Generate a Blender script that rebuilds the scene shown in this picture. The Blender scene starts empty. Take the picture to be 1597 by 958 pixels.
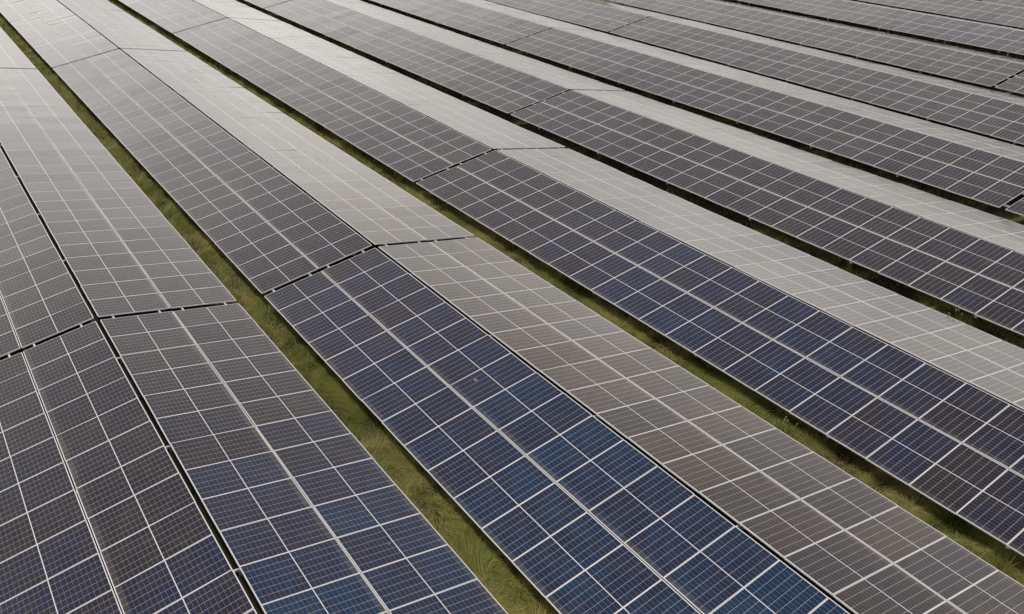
import bpy, bmesh, math, random
import numpy as np
from mathutils import Matrix, Vector

random.seed(11)
rng = np.random.default_rng(11)
S = bpy.context.scene
C = S.collection

# ------------------------------------------------------------------ camera
RIDGE = 1.15                      # height of the tent ridges above the ground
CAM = Vector((-2.4881, -22.6254, 11.5328 + RIDGE))
YAW, PITCH, ROLL, FPX = 0.608708, 0.505403, 0.00749, 1367.99
def cam_axes():
    fw = Vector((math.sin(YAW) * math.cos(PITCH), math.cos(YAW) * math.cos(PITCH), -math.sin(PITCH)))
    rt = Vector((math.cos(YAW), -math.sin(YAW), 0))
    up = rt.cross(fw)
    r2 = math.cos(ROLL) * rt + math.sin(ROLL) * up
    u2 = -math.sin(ROLL) * rt + math.cos(ROLL) * up
    return r2, u2, fw
RT, UP, FW = cam_axes()
cd = bpy.data.cameras.new("camera")
cam = bpy.data.objects.new("camera", cd)
C.objects.link(cam)
cd.sensor_width = 36.0
cd.lens = FPX / 1597 * 36.0
cd.clip_end = 5000
m = Matrix.Identity(4)
for i in range(3):
    m[i][0], m[i][1], m[i][2], m[i][3] = RT[i], UP[i], -FW[i], CAM[i]
cam.matrix_world = m
S.camera = cam

# ------------------------------------------------------------------ sky, sun, exposure
SUN_EL, SUN_AZ = math.radians(66), math.radians(-18)     # azimuth from +Y towards +X
W = bpy.data.worlds.new("World"); S.world = W; W.use_nodes = True
nt = W.node_tree; N = nt.nodes; L = nt.links
for n in list(N): N.remove(n)
def nd(tree, typ, **kw):
    n = tree.nodes.new(typ)
    for k, v in kw.items():
        setattr(n, k, v)
    return n
def mth(tree, op, a, b=None, c=None, clamp=False):
    n = tree.nodes.new('ShaderNodeMath'); n.operation = op; n.use_clamp = clamp
    for i, v in enumerate((a, b, c)):
        if v is None: continue
        if isinstance(v, (int, float)): n.inputs[i].default_value = v
        else: tree.links.new(v, n.inputs[i])
    return n.outputs[0]
def mixc(tree, fac, a, b, blend='MIX'):
    n = tree.nodes.new('ShaderNodeMix'); n.data_type = 'RGBA'; n.blend_type = blend
    for s, v in ((n.inputs[0], fac), (n.inputs[6], a), (n.inputs[7], b)):
        if isinstance(v, (int, float)): s.default_value = v
        elif isinstance(v, (tuple, list)): s.default_value = (*v[:3], 1)
        else: tree.links.new(v, s)
    return n.outputs[2]
sky = nd(nt, 'ShaderNodeTexSky', sky_type='NISHITA', sun_disc=False)
sky.sun_elevation = SUN_EL; sky.sun_rotation = SUN_AZ
sky.air_density = 1.0; sky.dust_density = 1.0; sky.ozone_density = 1.0
tc = nd(nt, 'ShaderNodeTexCoord')
sep = nd(nt, 'ShaderNodeSeparateXYZ'); L.new(tc.outputs['Generated'], sep.inputs[0])
# thin overcast: a pale cloud sheet over the clear sky, thinner overhead, brighter low down round the sun
# cloud plane coordinates: direction / elevation
zc = mth(nt, 'MAXIMUM', sep.outputs[2], 0.0)
zz = mth(nt, 'ADD', zc, 0.22)
cv = nd(nt, 'ShaderNodeCombineXYZ')
L.new(mth(nt, 'DIVIDE', sep.outputs[0], zz), cv.inputs[0]); L.new(mth(nt, 'DIVIDE', sep.outputs[1], zz), cv.inputs[1])
cn = nd(nt, 'ShaderNodeTexNoise'); cn.inputs['Scale'].default_value = 1.15; cn.inputs['Detail'].default_value = 5.0
cn.inputs['Roughness'].default_value = 0.55
L.new(cv.outputs[0], cn.inputs['Vector'])
cl = nd(nt, 'ShaderNodeMapRange'); cl.inputs[1].default_value = 0.36; cl.inputs[2].default_value = 0.66
cl.inputs[3].default_value = 0.32; cl.inputs[4].default_value = 1.0
L.new(cn.outputs[0], cl.inputs[0])
ramp = nd(nt, 'ShaderNodeValToRGB'); L.new(zc, ramp.inputs[0])       # sine of the elevation: dull at the horizon, bright band, dim overhead
re_ = ramp.color_ramp.elements
SKYB = ((0.0, 1.25, (1, .97, .92)), (0.10, 1.75, (1, .965, .91)), (0.20, 2.38, (1, .958, .89)), (0.30, 2.28, (1, .95, .88)), (0.40, 1.50, (1, .935, .86)),
        (0.50, 0.82, (1, .945, .89)), (0.60, 0.55, (1, .96, 1)), (0.72, 0.24, (.95, .95, 1.06)), (1.0, 0.18, (.88, .94, 1.14)))
re_[0].position = 0.0; re_[1].position = 1.0
for p_, *_x in SKYB[1:-1]: re_.new(p_)
for e_, (p_, l_, c_) in zip(re_, SKYB): e_.color = tuple(l_ * q for q in c_) + (1,)
cover = mth(nt, 'ADD', mth(nt, 'MULTIPLY', cl.outputs[0], 0.3), 0.66, clamp=True)
bright = mth(nt, 'MULTIPLY', mth(nt, 'ADD', mth(nt, 'MULTIPLY', cl.outputs[0], 0.5), 0.58), 10.3)
ccol = nd(nt, 'ShaderNodeVectorMath', operation='SCALE')
L.new(ramp.outputs[0], ccol.inputs[0]); L.new(bright, ccol.inputs['Scale'])
skyc = mixc(nt, cover, sky.outputs[0], ccol.outputs[0])
bg = nd(nt, 'ShaderNodeBackground'); bg.inputs[1].default_value = 0.10
L.new(skyc, bg.inputs[0])
wo = nd(nt, 'ShaderNodeOutputWorld'); L.new(bg.outputs[0], wo.inputs[0])

sd = bpy.data.lights.new("sun", 'SUN'); sd.energy = 3.4; sd.angle = math.radians(8); sd.color = (1.0, 0.93, 0.82)
sun = bpy.data.objects.new("sun", sd); C.objects.link(sun)
sdir = Vector((math.sin(SUN_AZ) * math.cos(SUN_EL), math.cos(SUN_AZ) * math.cos(SUN_EL), math.sin(SUN_EL)))
sun.rotation_euler = sdir.to_track_quat('Z', 'Y').to_euler(); sun.location = (0, 0, 40)

S.view_settings.view_transform = 'Standard'; S.view_settings.look = 'None'
S.view_settings.gamma = 1.0; S.view_settings.use_curve_mapping = False
S.view_settings.exposure = 0.0

# ------------------------------------------------------------------ helpers
def tag(o, label=None, cat=None, group=None, kind=None):
    for k, v in (('label', label), ('category', cat), ('group', group), ('kind', kind)):
        if v: o[k] = v
def mat(name):
    mm = bpy.data.materials.new(name); mm.use_nodes = True
    t = mm.node_tree
    return mm, t, t.nodes['Principled BSDF']
def link(name, me, parent=None):
    o = bpy.data.objects.new(name, me); C.objects.link(o)
    if parent: o.parent = parent
    return o
def box(bm, c, s, mi=0, M=None):
    x, y, z = (q / 2 for q in s)
    vs = []
    for dx, dy, dz in ((-x,-y,-z),(x,-y,-z),(x,y,-z),(-x,y,-z),(-x,-y,z),(x,-y,z),(x,y,z),(-x,y,z)):
        v = Vector((c[0] + dx, c[1] + dy, c[2] + dz))
        if M is not None: v = M @ v
        vs.append(bm.verts.new(v))
    for f in ((3,2,1,0),(4,5,6,7),(0,1,5,4),(1,2,6,5),(2,3,7,6),(3,0,4,7)):
        fc = bm.faces.new([vs[i] for i in f]); fc.material_index = mi
def mesh_of(bm, name, mats):
    me = bpy.data.meshes.new(name); bm.to_mesh(me); bm.free()
    for mm in mats: me.materials.append(mm)
    return me

# ------------------------------------------------------------------ materials
PW, PL = 1.054, 1.834             # one panel, across and along the slope
PITCHU, PITCHS = 1.058, 1.8589
CX, CY = 0.0140, 0.0185            # frame + white margin to the cells
HALF = (PL - 2 * CY - 0.017) / 2
def panel_glass():
    mm, t, b = mat("solar_cells_under_glass")
    co = nd(t, 'ShaderNodeTexCoord'); sp = nd(t, 'ShaderNodeSeparateXYZ'); t.links.new(co.outputs['Object'], sp.inputs[0])
    oi = nd(t, 'ShaderNodeObjectInfo'); rnd = oi.outputs['Random']
    x, y = sp.outputs[0], sp.outputs[1]
    cw = (PW - 2 * CX) / 6; ch = HALF / 10
    fx = mth(t, 'DIVIDE', mth(t, 'ADD', x, PW / 2 - CX), cw)
    ay = mth(t, 'ABSOLUTE', y)
    fy = mth(t, 'DIVIDE', mth(t, 'SUBTRACT', ay, 0.0085), ch)
    def near_line(f, size, half):
        d = mth(t, 'ABSOLUTE', mth(t, 'SUBTRACT', mth(t, 'FRACT', mth(t, 'ADD', f, 0.5)), 0.5))
        return mth(t, 'LESS_THAN', mth(t, 'MULTIPLY', d, size), half)
    lx = near_line(fx, cw, 0.0021)
    ly = near_line(fy, ch, 0.0013)
    edge = mth(t, 'MAXIMUM', mth(t, 'GREATER_THAN', mth(t, 'ABSOLUTE', x), PW / 2 - CX),
               mth(t, 'MAXIMUM', mth(t, 'GREATER_THAN', ay, PL / 2 - CY), mth(t, 'LESS_THAN', ay, 0.0085)))
    # colour of the cells: view-angle sheen painted in, plus each panel's own tone, drifting across the panel, each cell a touch different
    r1 = nd(t, 'ShaderNodeAttribute', attribute_type='OBJECT', attribute_name='sheen_tint')
    nz = nd(t, 'ShaderNodeTexNoise', noise_dimensions='4D'); nz.inputs['Scale'].default_value = 0.9; nz.inputs['Detail'].default_value = 1.5
    t.links.new(co.outputs['Object'], nz.inputs['Vector']); t.links.new(mth(t, 'MULTIPLY', rnd, 97.0), nz.inputs['W'])
    cid = nd(t, 'ShaderNodeCombineXYZ')
    t.links.new(mth(t, 'FLOOR', fx), cid.inputs[0]); t.links.new(mth(t, 'FLOOR', mth(t, 'DIVIDE', y, ch)), cid.inputs[1])
    t.links.new(mth(t, 'MULTIPLY', rnd, 53.0), cid.inputs[2])
    wn = nd(t, 'ShaderNodeTexWhiteNoise', noise_dimensions='3D'); t.links.new(cid.outputs[0], wn.inputs['Vector'])
    f = mth(t, 'ADD', r1.outputs['Fac'], mth(t, 'MULTIPLY', mth(t, 'SUBTRACT', nz.outputs[0], 0.5), 0.55))
    f = mth(t, 'ADD', f, mth(t, 'MULTIPLY', mth(t, 'SUBTRACT', wn.outputs['Value'], 0.5), 0.2), clamp=True)
    cr = nd(t, 'ShaderNodeValToRGB'); t.links.new(f, cr.inputs[0])
    e = cr.color_ramp.elements
    e[0].position = 0.0; e[0].color = (0.036, 0.0255, 0.019, 1)
    e[1].position = 1.0; e[1].color = (0.006, 0.0225, 0.057, 1)
    for p, c in ((0.25, (0.023, 0.0175, 0.018)), (0.5, (0.016, 0.0135, 0.022)), (0.75, (0.0105, 0.0150, 0.038))):
        q = e.new(p); q.color = (*c, 1)
    col = mixc(t, mth(t, 'MULTIPLY', ly, 0.75), cr.outputs[0], (0.30, 0.30, 0.335))
    col = mixc(t, lx, col, (0.40, 0.40, 0.44))
    col = mixc(t, edge, col, (0.49, 0.485, 0.51))
    # a thin, uneven film of dust
    dn = nd(t, 'ShaderNodeTexNoise', noise_dimensions='4D'); dn.inputs['Scale'].default_value = 2.2; dn.inputs['Detail'].default_value = 4
    t.links.new(co.outputs['Object'], dn.inputs['Vector']); t.links.new(mth(t, 'MULTIPLY', rnd, 41.0), dn.inputs['W'])
    dust = mth(t, 'MULTIPLY', mth(t, 'POWER', dn.outputs[0], 2.0), 0.055)
    low_ = mth(t, 'MULTIPLY', mth(t, 'ADD', y, PL / 2), 1 / 0.16, clamp=True)        # dirt gathers along the lower frame edge
    dust = mth(t, 'ADD', dust, mth(t, 'MULTIPLY', mth(t, 'MULTIPLY', mth(t, 'SUBTRACT', 1.0, low_), dn.outputs[0]), 0.26))
    col = mixc(t, dust, col, (0.36, 0.32, 0.27))
    t.links.new(col, b.inputs['Base Color'])
    rg = mth(t, 'ADD', mth(t, 'MULTIPLY', dn.outputs[0], 0.10), 0.09)
    t.links.new(rg, b.inputs['Roughness'])
    b.inputs['IOR'].default_value = 1.34
    return mm
M_GLASS = panel_glass()

def metal(name, col, rough, metallic, var=0.12):
    mm, t, b = mat(name)
    co = nd(t, 'ShaderNodeTexCoord')
    n = nd(t, 'ShaderNodeTexNoise'); n.inputs['Scale'].default_value = 6; n.inputs['Detail'].default_value = 4
    t.links.new(co.outputs['Object'], n.inputs['Vector'])
    c = mixc(t, n.outputs[0], tuple(q * (1 - var) for q in col), tuple(min(1, q * (1 + var)) for q in col))
    t.links.new(c, b.inputs['Base Color']); b.inputs['Roughness'].default_value = rough; b.inputs['Metallic'].default_value = metallic
    return mm
M_FRAME = metal("anodised_aluminium", (0.50, 0.495, 0.51), 0.38, 0.0, 0.05)
M_RAIL = metal("galvanised_steel", (0.40, 0.40, 0.39), 0.5, 0.2)
M_BACK = metal("white_backsheet", (0.62, 0.62, 0.62), 0.6, 0.0)
M_DROP = metal("dried_bird_dropping", (0.80, 0.79, 0.74), 0.8, 0.0)

# ------------------------------------------------------------------ ground and grass
def ground():
    mm, t, b = mat("soil_and_thatch")
    co = nd(t, 'ShaderNodeTexCoord')
    n1 = nd(t, 'ShaderNodeTexNoise'); n1.inputs['Scale'].default_value = 0.7; n1.inputs['Detail'].default_value = 8
    n2 = nd(t, 'ShaderNodeTexNoise'); n2.inputs['Scale'].default_value = 9; n2.inputs['Detail'].default_value = 6
    for n in (n1, n2): t.links.new(co.outputs['Object'], n.inputs['Vector'])
    a = mixc(t, n2.outputs[0], (0.014, 0.013, 0.008), (0.036, 0.031, 0.018))
    c = mixc(t, mth(t, 'MULTIPLY', n1.outputs[0], 0.5), a, (0.026, 0.027, 0.012))
    t.links.new(c, b.inputs['Base Color']); b.inputs['Roughness'].default_value = 0.95
    bm = bmesh.new()
    R = 2500
    vs = [bm.verts.new(p) for p in ((-R, -R, 0), (R, -R, 0), (R, R, 0), (-R, R, 0))]
    bm.faces.new(vs)
    o = link("ground", mesh_of(bm, "ground", [mm])); tag(o, kind='structure')
ground()

P_ROW = 8.1532                    # distance from ridge to ridge
TILT = 0.16777
RGAP = 0.092                     # gap left open along the ridge
EAVE_V = (RGAP / 2 + 2 * PITCHS) * math.cos(TILT)
def project(p):
    d = Vector(p) - CAM
    z = d.dot(FW)
    if z < 0.5: return None
    return 798.5 + FPX * d.dot(RT) / z, 479 - FPX * d.dot(UP) / z, z
def project_np(P):
    d = P - np.array(CAM)
    z = d @ np.array(FW)
    zz = np.where(z < 0.5, 0.5, z)
    return 798.5 + FPX * (d @ np.array(RT)) / zz, 479 - FPX * (d @ np.array(UP)) / zz, z

def value_noise(x, y, seed, scale):
    g = np.random.default_rng(seed).random((256, 256))
    X, Y = x / scale + 1000, y / scale + 1000
    i, j = np.floor(X).astype(int), np.floor(Y).astype(int)
    fx, fy = X - i, Y - j
    fx = fx * fx * (3 - 2 * fx); fy = fy * fy * (3 - 2 * fy)
    i0, j0, i1, j1 = i % 256, j % 256, (i + 1) % 256, (j + 1) % 256
    return (g[i0, j0] * (1 - fx) + g[i1, j0] * fx) * (1 - fy) + (g[i0, j1] * (1 - fx) + g[i1, j1] * fx) * fy

def grass_material():
    mm, t, b = mat("grass_blades")
    a = nd(t, 'ShaderNodeVertexColor', layer_name="tint")
    t.links.new(a.outputs[0], b.inputs['Base Color'])
    b.inputs['Roughness'].default_value = 0.7
    b.inputs['Specular IOR Level'].default_value = 0.2
    tr = nd(t, 'ShaderNodeBsdfTranslucent'); t.links.new(a.outputs[0], tr.inputs[0])
    mx = nd(t, 'ShaderNodeMixShader'); mx.inputs[0].default_value = 0.42
    out = t.nodes['Material Output']
    t.links.new(b.outputs[0], mx.inputs[1]); t.links.new(tr.outputs[0], mx.inputs[2]); t.links.new(mx.outputs[0], out.inputs[0])
    return mm
M_GRASS = grass_material()

def blades_mesh(name, bx, by, h, w, lean, lang, colr, bend=None):
    """bent grass blades, five vertices each"""
    n = len(bx)
    face = lang + np.pi / 2 + rng.normal(0, 0.45, n)
    dx, dy = np.cos(face) * w / 2, np.sin(face) * w / 2
    lx, ly = np.cos(lang) * lean * h, np.sin(lang) * lean * h
    hz = h * np.sqrt(np.clip(1 - 0.55 * lean ** 2, 0.15, 1))
    V = np.zeros((n, 5, 3), np.float32)
    V[:, 0] = np.c_[bx - dx, by - dy, np.full(n, -0.01)]
    V[:, 1] = np.c_[bx + dx, by + dy, np.full(n, -0.01)]
    mx_, my_ = bx + lx * 0.33, by + ly * 0.33
    V[:, 2] = np.c_[mx_ + dx * .8, my_ + dy * .8, hz * 0.62]
    V[:, 3] = np.c_[mx_ - dx * .8, my_ - dy * .8, hz * 0.62]
    V[:, 4] = np.c_[bx + lx, by + ly, hz]
    me = bpy.data.meshes.new(name)
    me.vertices.add(n * 5); me.vertices.foreach_set("co", V.reshape(-1))
    base = (np.arange(n) * 5)[:, None]
    loops = np.concatenate([base + np.array([0, 1, 2, 3]), base + np.array([3, 2, 4])], 1).reshape(-1)
    me.loops.add(n * 7); me.loops.foreach_set("vertex_index", loops.astype(np.int32))
    me.polygons.add(n * 2)
    st = (np.arange(n) * 7)[:, None] + np.array([0, 4])
    me.polygons.foreach_set("loop_start", st.reshape(-1).astype(np.int32))
    me.polygons.foreach_set("loop_total", np.tile([4, 3], n).astype(np.int32))
    me.update(calc_edges=True)
    ca = me.color_attributes.new("tint", 'FLOAT_COLOR', 'POINT')
    c4 = np.ones((n, 5, 4), np.float32); c4[:, :, :3] = colr[:, None, :]
    ca.data.foreach_set("color", c4.reshape(-1))
    me.materials.append(M_GRASS)
    return me

def grass():
    xs, ys, dist = [], [], []
    for k in range(-1, 10):
        v0 = (k + 0.5) * P_ROW
        lo, hi = v0 - 0.75, v0 + 2.1
        for y0 in np.arange(-22, 66, 1.0):
            px = project((v0, y0 + .5, 0.5))
            if px is None or not (-160 < px[0] < 1760 and -160 < px[1] < 1150): continue
            d = px[2]
            den = np.clip(2900 * (18 / d) ** 1.6, 160, 2900)
            nn = int(den * (hi - lo))
            xs.append(rng.uniform(lo, hi, nn)); ys.append(rng.uniform(y0, y0 + 1, nn)); dist.append(np.full(nn, d))
    x, y, d = map(np.concatenate, (xs, ys, dist))
    # tufts: pull blades towards clump centres, leave thin spots
    cl = value_noise(x, y, 3, 0.45); pt = value_noise(x, y, 5, 1.6); big = value_noise(x, y, 9, 6.0)
    keep = rng.random(len(x)) < np.clip(0.25 + 1.0 * cl, 0, 1)
    keep &= (x < 2.2 * P_ROW) | (rng.random(len(x)) < np.clip((pt - 0.38) * 4, 0.05, 1))
    x, y, d, cl, pt, big = (q[keep] for q in (x, y, d, cl, pt, big))
    n = len(x)
    rowc = (np.floor(x / P_ROW) + 0.5) * P_ROW
    shade = np.clip((x - rowc - 0.45) / 1.2, 0, 1)            # it grows shorter and thinner under the tables
    h = (0.25 + 0.13 * cl * (0.5 + pt)) * rng.uniform(0.65, 1.25, n) * (0.85 + 0.3 * big) * (1 - 0.45 * shade)
    h *= np.interp(x / P_ROW, [0, 1.4, 2.5, 3.5, 4.5], [1, 1, .82, .55, .4])
    tall = rng.random(n) < np.where(x > 2.2 * P_ROW, 0.03, 0.007)
    h = np.where(tall, rng.uniform(0.38, 0.56, n), h)
    w = 0.0058 * np.clip(d / 22, 1, 2.2) * rng.uniform(0.7, 1.3, n) * np.where(tall, 0.6, 1)
    lang = value_noise(x, y, 21, 0.9) * 4 * np.pi + rng.normal(0, 0.5, n)
    lean = np.clip(rng.normal(1.15, 0.25, n) * (0.7 + 0.6 * pt), 0.1, 1.32)
    lean = np.where(tall, rng.uniform(0.05, 0.35, n), lean)
    g = np.array([0.245, 0.285, 0.06]); s = np.array([0.50, 0.42, 0.22]); dk = np.array([0.12, 0.16, 0.03]); yl = np.array([0.43, 0.375, 0.12])
    r = rng.random(n)
    straw = np.clip(value_noise(x, y, 31, 0.7) * 1.6 - 0.55, 0, 1)
    col = g * (1 - straw)[:, None] + yl * straw[:, None]
    col = np.where((r < 0.13 + 0.30 * straw)[:, None], s, col)
    col = np.where((r > 0.80)[:, None], dk, col)
    col = col * rng.uniform(0.6, 1.4, n)[:, None]
    o = link("grass", blades_mesh("grass", x, y, h, w, lean, lang, col))
    tag(o, "rough green and straw coloured grass growing between and under the arrays", "grass", None, 'stuff')
    print("grass blades", n)
grass()

# ------------------------------------------------------------------ solar panel meshes
def panel_mesh(name, droppings=False):
    bm = bmesh.new()
    X, Y, F, H = PW / 2, PL / 2, 0.011, 0.034
    # frame: top face ring, chamfered outer edge, sides; z = 0 is the top of the frame
    c = 0.0015
    def ring(x, y, z): return [bm.verts.new((sx * x, sy * y, z)) for sx, sy in ((-1,-1),(1,-1),(1,1),(-1,1))]
    r = [ring(X, Y, -H), ring(X, Y, -c), ring(X - c, Y - c, 0), ring(X - F, Y - F, 0), ring(X - F, Y - F, -0.0025)]
    for a, b in zip(r, r[1:]):
        for i in range(4):
            bm.faces.new((a[i], a[(i + 1) % 4], b[(i + 1) % 4], b[i])).material_index = 0
    bm.faces.new(r[-1]).material_index = 1
    bk = ring(X - 0.03, Y - 0.03, -H); bk2 = ring(X - 0.03, Y - 0.03, -0.008)
    for i in range(4):
        bm.faces.new((r[0][(i + 1) % 4], r[0][i], bk[i], bk[(i + 1) % 4])).material_index = 0
        bm.faces.new((bk[(i + 1) % 4], bk[i], bk2[i], bk2[(i + 1) % 4])).material_index = 0
    bm.faces.new(list(reversed(bk2))).material_index = 2
    if droppings:
        rr = random.Random(4)
        for (cx, cy, s) in droppings:
            vs = []
            for k in range(9):
                a = k / 9 * 2 * math.pi; q = s * rr.uniform(0.55, 1.15)
                vs.append(bm.verts.new((cx + math.cos(a) * q * 0.7, cy + math.sin(a) * q * 1.2, -0.0005)))
            top = bm.verts.new((cx, cy, 0.004))
            for k in range(9):
                f = bm.faces.new((vs[k], vs[(k + 1) % 9], top)); f.material_index = 3
    return mesh_of(bm, name, [M_FRAME, M_GLASS, M_BACK, M_DROP])
ME_PANEL = panel_mesh("solar_panel")
ME_DROP = panel_mesh("soiled_solar_panel", [(-0.275, -0.32, 0.022), (-0.215, -0.315, 0.014)])
ME_SPOT = [panel_mesh("spotted_solar_panel", [(random.uniform(-.45, .45), random.uniform(-.85, .85), random.uniform(.005, .013)) for _ in range(3)]) for _ in range(5)]
PROTO = bpy.data.objects.new("solar_panel", ME_PANEL)

# ------------------------------------------------------------------ the arrays
BLOCK, BGAP = 30, 0.215             # panels along one array, gap to the next (in panel widths)
DZ = {0: [(-46, .10), (-30, .10), (0, 0)], 1: [(-50, .10), (-30, .06), (0, 0)], 2: [(-50, .08), (-36, .05), (-20, .03), (0, 0)],
      3: [(0, 0)], 4: [(-32, 0), (-10, .03), (8, .05)], 5: [(-32, -.16), (-22, -.07), (-12, -.06), (5, -.04)],
      6: [(-30, -.18), (-18, -.12), (-1, -.045)], 7: [(-21, -.04), (-3.6, .09)], 8: [(-20, -.04), (-7.7, .05)],
      9: [(-15.0, -.10), (0, -.10)]}
def dz(t, u):
    p = DZ[t]; return float(np.interp(u, [a for a, _ in p], [b for _, b in p]))

def slope_matrix(t, u, side, s):
    """frame of a point on a slope: x along the row (away from the camera end), y up the slope, z out of it"""
    e = 0.6
    g = (dz(t, u + e) - dz(t, u - e)) / (2 * e * PITCHU)       # rise per metre towards -Y
    z0 = RIDGE + dz(t, u) - s * math.sin(TILT)
    v = t * P_ROW + side * s * math.cos(TILT)
    upv = Vector((-side * math.cos(TILT), 0, math.sin(TILT)))
    al = Vector((0, -1, g)).normalized() * (1 if side < 0 else -1)
    nz = al.cross(upv)
    if nz.z < 0: al = -al; nz = -nz
    upv = nz.cross(al).normalized(); nz.normalize()
    M = Matrix.Identity(4)
    for i in range(3): M[i][0], M[i][1], M[i][2] = al[i], upv[i], nz[i]
    M.translation = (v, -u * PITCHU, z0)
    return M

def seg(bm, a, b, w, h, mi=0):
    """a straight bar of section w x h from a to b, h measured upwards"""
    a, b = Vector(a), Vector(b); d = b - a; ln = d.length; d.normalize()
    sx = d.cross(Vector((0, 0, 1)))
    if sx.length < 1e-4: sx = Vector((1, 0, 0))
    sx.normalize(); sy = sx.cross(d)
    M = Matrix.Identity(4)
    for i in range(3): M[i][0], M[i][1], M[i][2] = sx[i], d[i], sy[i]
    M.translation = (a + b) / 2
    box(bm, (0, 0, 0), (w, ln, h), mi, M)

def visible(p, mx=170, my=130):
    q = project(p)
    return q is not None and -mx < q[0] < 1597 + mx and -my < q[1] < 958 + my

def sheen_tint(t, side, u):
    """how blue the cells of a panel are: view-angle sheen painted as colour by slope and position, brownish grey to navy"""
    tab = {(0, -1): [(-30, .25), (0, .36), (6, .5), (12, .62)], (0, 1): [(-30, .2), (0, .36), (5, .48), (12, .8)],
           (1, -1): [(-30, .36), (-6, .42), (0, .5), (6, .72), (12, .86), (18, .9)], (1, 1): [(-30, .1), (0, .03), (10, .08), (18, .3)],
           (2, -1): [(-30, .36), (-4, .42), (2, .56), (8, .68), (14, .62), (19, .5)], (2, 1): [(-30, .1), (12, .22)],
           (3, -1): [(-30, .34), (10, .42)], (7, -1): [(-20, .3), (-9, .55)], (6, -1): [(-30, .15), (0, .3)]}
    p = tab.get((t, side), [(0, .38 if side < 0 else .15)])
    return float(np.clip(np.interp(u, [a for a, _ in p], [q for _, q in p]) + random.gauss(0, 0.05 if side < 0 else 0.09), 0, 1))

RAILS = (0.1, 0.42, 0.585, 0.905)
made = 0
def array(t, b, label, soiled=None):
    """one tent-shaped array: two slopes of two panel courses on rails; b = row position of its near end counted back by panels"""
    global made
    cells = {}
    for side in (-1, 1):
        for i in range(BLOCK):
            u = b + i + 0.5
            for c in (0, 1):
                s = RGAP / 2 + PITCHS * (c + 0.5)
                M = slope_matrix(t, u, side, s)
                if visible(M.translation): cells[(side, i, c)] = M
    if not cells: return None
    ii = sorted({k[1] for k in cells}); i0, i1 = ii[0], ii[-1] + 1
    root = bpy.data.objects.new("solar_array", None); C.objects.link(root)
    root.empty_display_size = 0.5
    root.location = (t * P_ROW, -(b + (i0 + i1) / 2) * PITCHU, 0)
    tag(root, label, "solar array", "tent shaped solar arrays standing in parallel rows")
    ROOT = Matrix.Translation(root.location); INV = ROOT.inverted()
    for side in (-1, 1):
        bm = bmesh.new()
        end = 2 * PITCHS + RGAP / 2
        ext0 = BGAP - 0.012 if i0 == 0 else 0.0               # rails run on across the gap to the array behind
        for fr in RAILS:
            s = RGAP / 2 + 2 * PITCHS * fr
            us = [b + i0 - ext0] + [b + k for k in range(i0 + 1, i1)] + [b + i1]
            for ua, ub in zip(us, us[1:]):
                A = slope_matrix(t, ua, side, s) @ Vector((0, 0, -0.034 - 0.031))
                B = slope_matrix(t, ub, side, s) @ Vector((0, 0, -0.034 - 0.031))
                seg(bm, INV @ A, INV @ B, 0.046, 0.06)
        k0 = math.ceil((i0 - 2) / 4) * 4 + 2
        for i in range(k0, i1, 4):                        # rafters on posts, tied over the ridge
            u = b + i - 0.02
            A = slope_matrix(t, u, side, 0.003) @ Vector((0, 0, -0.155))
            B = slope_matrix(t, u, side, end - 0.12) @ Vector((0, 0, -0.155))
            seg(bm, INV @ A, INV @ B, 0.06, 0.11)
            for sp in (0.55, 2.45):
                T = slope_matrix(t, u, side, sp) @ Vector((0, 0, -0.21))
                seg(bm, INV @ Vector((T.x, T.y, -0.3)), INV @ T, 0.09, 0.07)
            # small clip closing the ridge gap
            Q = slope_matrix(t, u, side, 0.0) @ Vector((0, 0, -0.075))
            R_ = slope_matrix(t, u, side, RGAP / 2 + 0.02) @ Vector((0, 0, -0.075))
            seg(bm, INV @ Q, INV @ R_, 0.035, 0.008)
        fr = link("slope_frame", mesh_of(bm, "slope_frame", [M_RAIL]), root)
        tag(fr, "slope of pale sky reflecting panels turned away from the camera" if side > 0 else "slope of dark panels turned towards the camera")
        for (sd_, i, c), M in cells.items():
            if sd_ != side: continue
            o = PROTO.copy(); C.objects.link(o); o.parent = fr; o.name = "solar_panel"
            if random.random() < 0.05: o.data = random.choice(ME_SPOT)
            if soiled and (side, i, c) == soiled:
                o.data = ME_DROP; o['label'] = "panel with small white bird droppings"
            j = Matrix.Rotation(random.gauss(0, 0.0045), 4, 'X') @ Matrix.Rotation(random.gauss(0, 0.0045), 4, 'Y')
            o['sheen_tint'] = sheen_tint(t, side, b + i + 0.5)
            o.matrix_local = INV @ M @ Matrix.Translation((random.gauss(0, .0006), random.gauss(0, .002), random.gauss(0, .0012))) @ j
            made += 1
    return root

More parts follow.
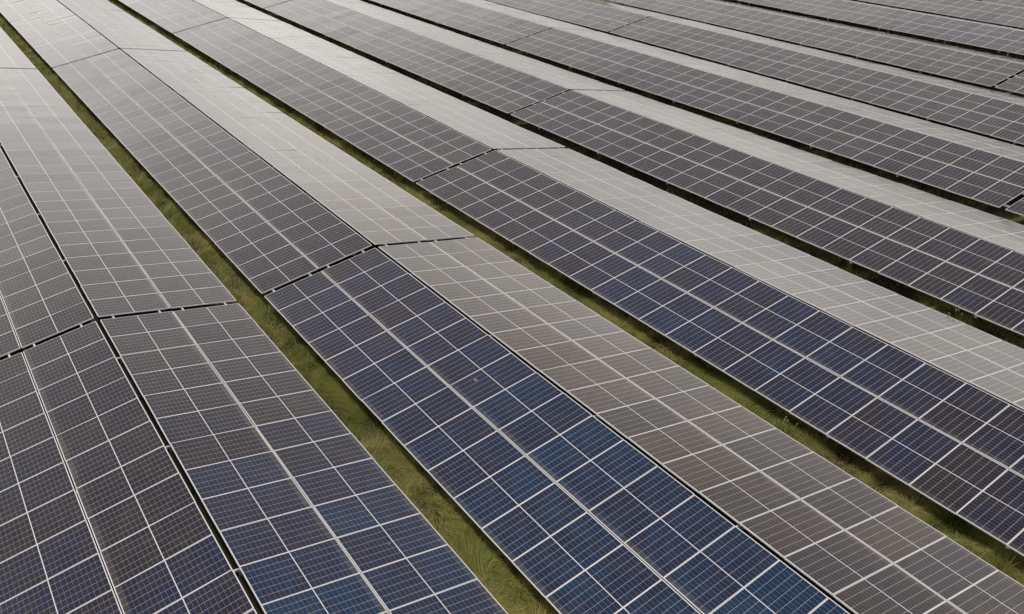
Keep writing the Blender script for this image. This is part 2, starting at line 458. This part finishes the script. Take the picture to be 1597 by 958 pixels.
FIRST = {0: 0.02, 1: 0.02, 2: -5.23, 3: -10.39, 4: 8.15, 5: -21.76, 6: -0.93, 7: -0.93, 8: -0.93, 9: -15.0}
STEP = BLOCK + BGAP
LABELS = {
 (0, 0): "foreground array at the bottom left, nearest one in the leftmost row",
 (0, 1): "leftmost row's middle array, behind the black cross gap at the left edge",
 (0, 2): "pale washed out array end in the top left corner, left of the first grass strip",
 (1, 0): "big deep blue array in the bottom centre, between the two widest grass strips",
 (1, 1): "second row's array from the left, grey and fully in view above the blue one",
 (1, 2): "almost white array at the top, between the first and second grass strips",
 (2, 0): "third row's front array, running down to the right edge with navy panels",
 (2, 1): "grey array of the third row, behind the black gap near the picture's centre top",
 (2, 2): "pale far end array of the third row, cut by the top edge",
 (3, 0): "fourth row's front array, charcoal panels reaching the right edge, pale back slope",
 (3, 1): "fourth row's middle array, grey, ending at the upper centre gap",
 (3, 2): "far corner of an array at the top edge, fourth row from the left",
 (4, 0): "small array corner at the right edge behind a gap in the fifth row",
 (4, 1): "long charcoal array of the fifth row, crossing the upper right between two gaps",
 (4, 2): "fifth row's far array, cut by the top edge left of its gap",
 (5, 0): "long grey array of the sixth row, starting at the top gap and leaving at right",
 (5, 1): "sixth row's far array, cut by the top edge beside its dashed gap",
 (6, 0): "tiny array end at the far right edge beyond the seventh row's gap",
 (6, 1): "seventh row's beige grey array, along the top edge to the right gap",
 (7, 1): "eighth row's grey array with a few bluish panels, upper right",
 (8, 1): "ninth row's pale grey array, second last row in the top right corner",
 (9, 0): "last array visible, a sliver of grey panels in the extreme top right corner",
}
for t in range(10):
    for k in range(-1, 4):
        b = FIRST[t] - k * STEP
        if (t, k) in LABELS:                                  # the arrays the photograph shows
            array(t, b, LABELS[(t, k)], soiled=(-1, 7, 0) if (t, k) == (1, 0) else None)
print("panels", made)

# ------------------------------------------------------------------ tall weeds that stand out from the grass
M_SEED = metal("seed_heads", (0.20, 0.17, 0.09), 0.9, 0.0, 0.3)
def weed(px, py, zs, n, h, label, seeds, colr, spread=0.12, seed=1):
    """a tuft whose middle shows at a pixel of the photo when its height is zs"""
    global rng
    d = (px - 798.5) / FPX * RT - (py - 479) / FPX * UP + FW
    s = (zs - CAM.z) / d.z
    p = CAM + d * s
    old = rng; rng = np.random.default_rng(seed)
    a = rng.random(n) * 2 * np.pi; r = spread * np.sqrt(rng.random(n)) * 0.5
    hh = h * rng.uniform(0.55, 1.0, n)
    lean = rng.uniform(0.1, 0.5, n)
    col = np.array(colr) * rng.uniform(0.75, 1.2, n)[:, None]
    root = bpy.data.objects.new("tall_weed", None); C.objects.link(root); root.location = (p.x, p.y, 0)
    root.empty_display_size = 0.2
    tag(root, label, "weed", "tall weeds among the grass")
    link("leaves", blades_mesh("leaves", r * np.cos(a), r * np.sin(a), hh, np.full(n, 0.013), lean, a + rng.normal(0, .4, n), col), root)
    if seeds:
        bm = bmesh.new()
        for k in range(seeds):
            a0 = rng.random() * 6.28; rr = spread * rng.uniform(0.2, 1.0); top = Vector((math.cos(a0) * rr, math.sin(a0) * rr, h * rng.uniform(0.9, 1.2)))
            seg(bm, (math.cos(a0) * .02, math.sin(a0) * .02, 0), top, 0.005, 0.005)
            for q in range(6):
                o = Vector((rng.normal(0, .012), rng.normal(0, .012), rng.normal(0, .025)))
                bmesh.ops.create_icosphere(bm, subdivisions=1, radius=0.013, matrix=Matrix.Translation(top + o))
        link("seed_heads", mesh_of(bm, "seed_heads", [M_SEED]), root)
    rng = old
weed(1225, 672, 0.30, 90, 0.48, "bright green tuft with seed heads in the second grass strip, right of centre", 7, (0.13, 0.19, 0.03), 0.3, 2)
weed(1566, 880, 0.30, 30, 0.62, "sparse straw coloured tall blades in the grass at the lower right edge", 0, (0.24, 0.21, 0.06), 0.16, 3)
weed(622, 275, 0.35, 30, 0.55, "thin tall stems beside the cross gap near the centre, second grass strip", 5, (0.16, 0.17, 0.05), 0.25, 4)
weed(1500, 497, 0.40, 60, 0.56, "clump of tall stems in the third grass strip close to the right edge", 6, (0.14, 0.16, 0.04), 0.5, 5)
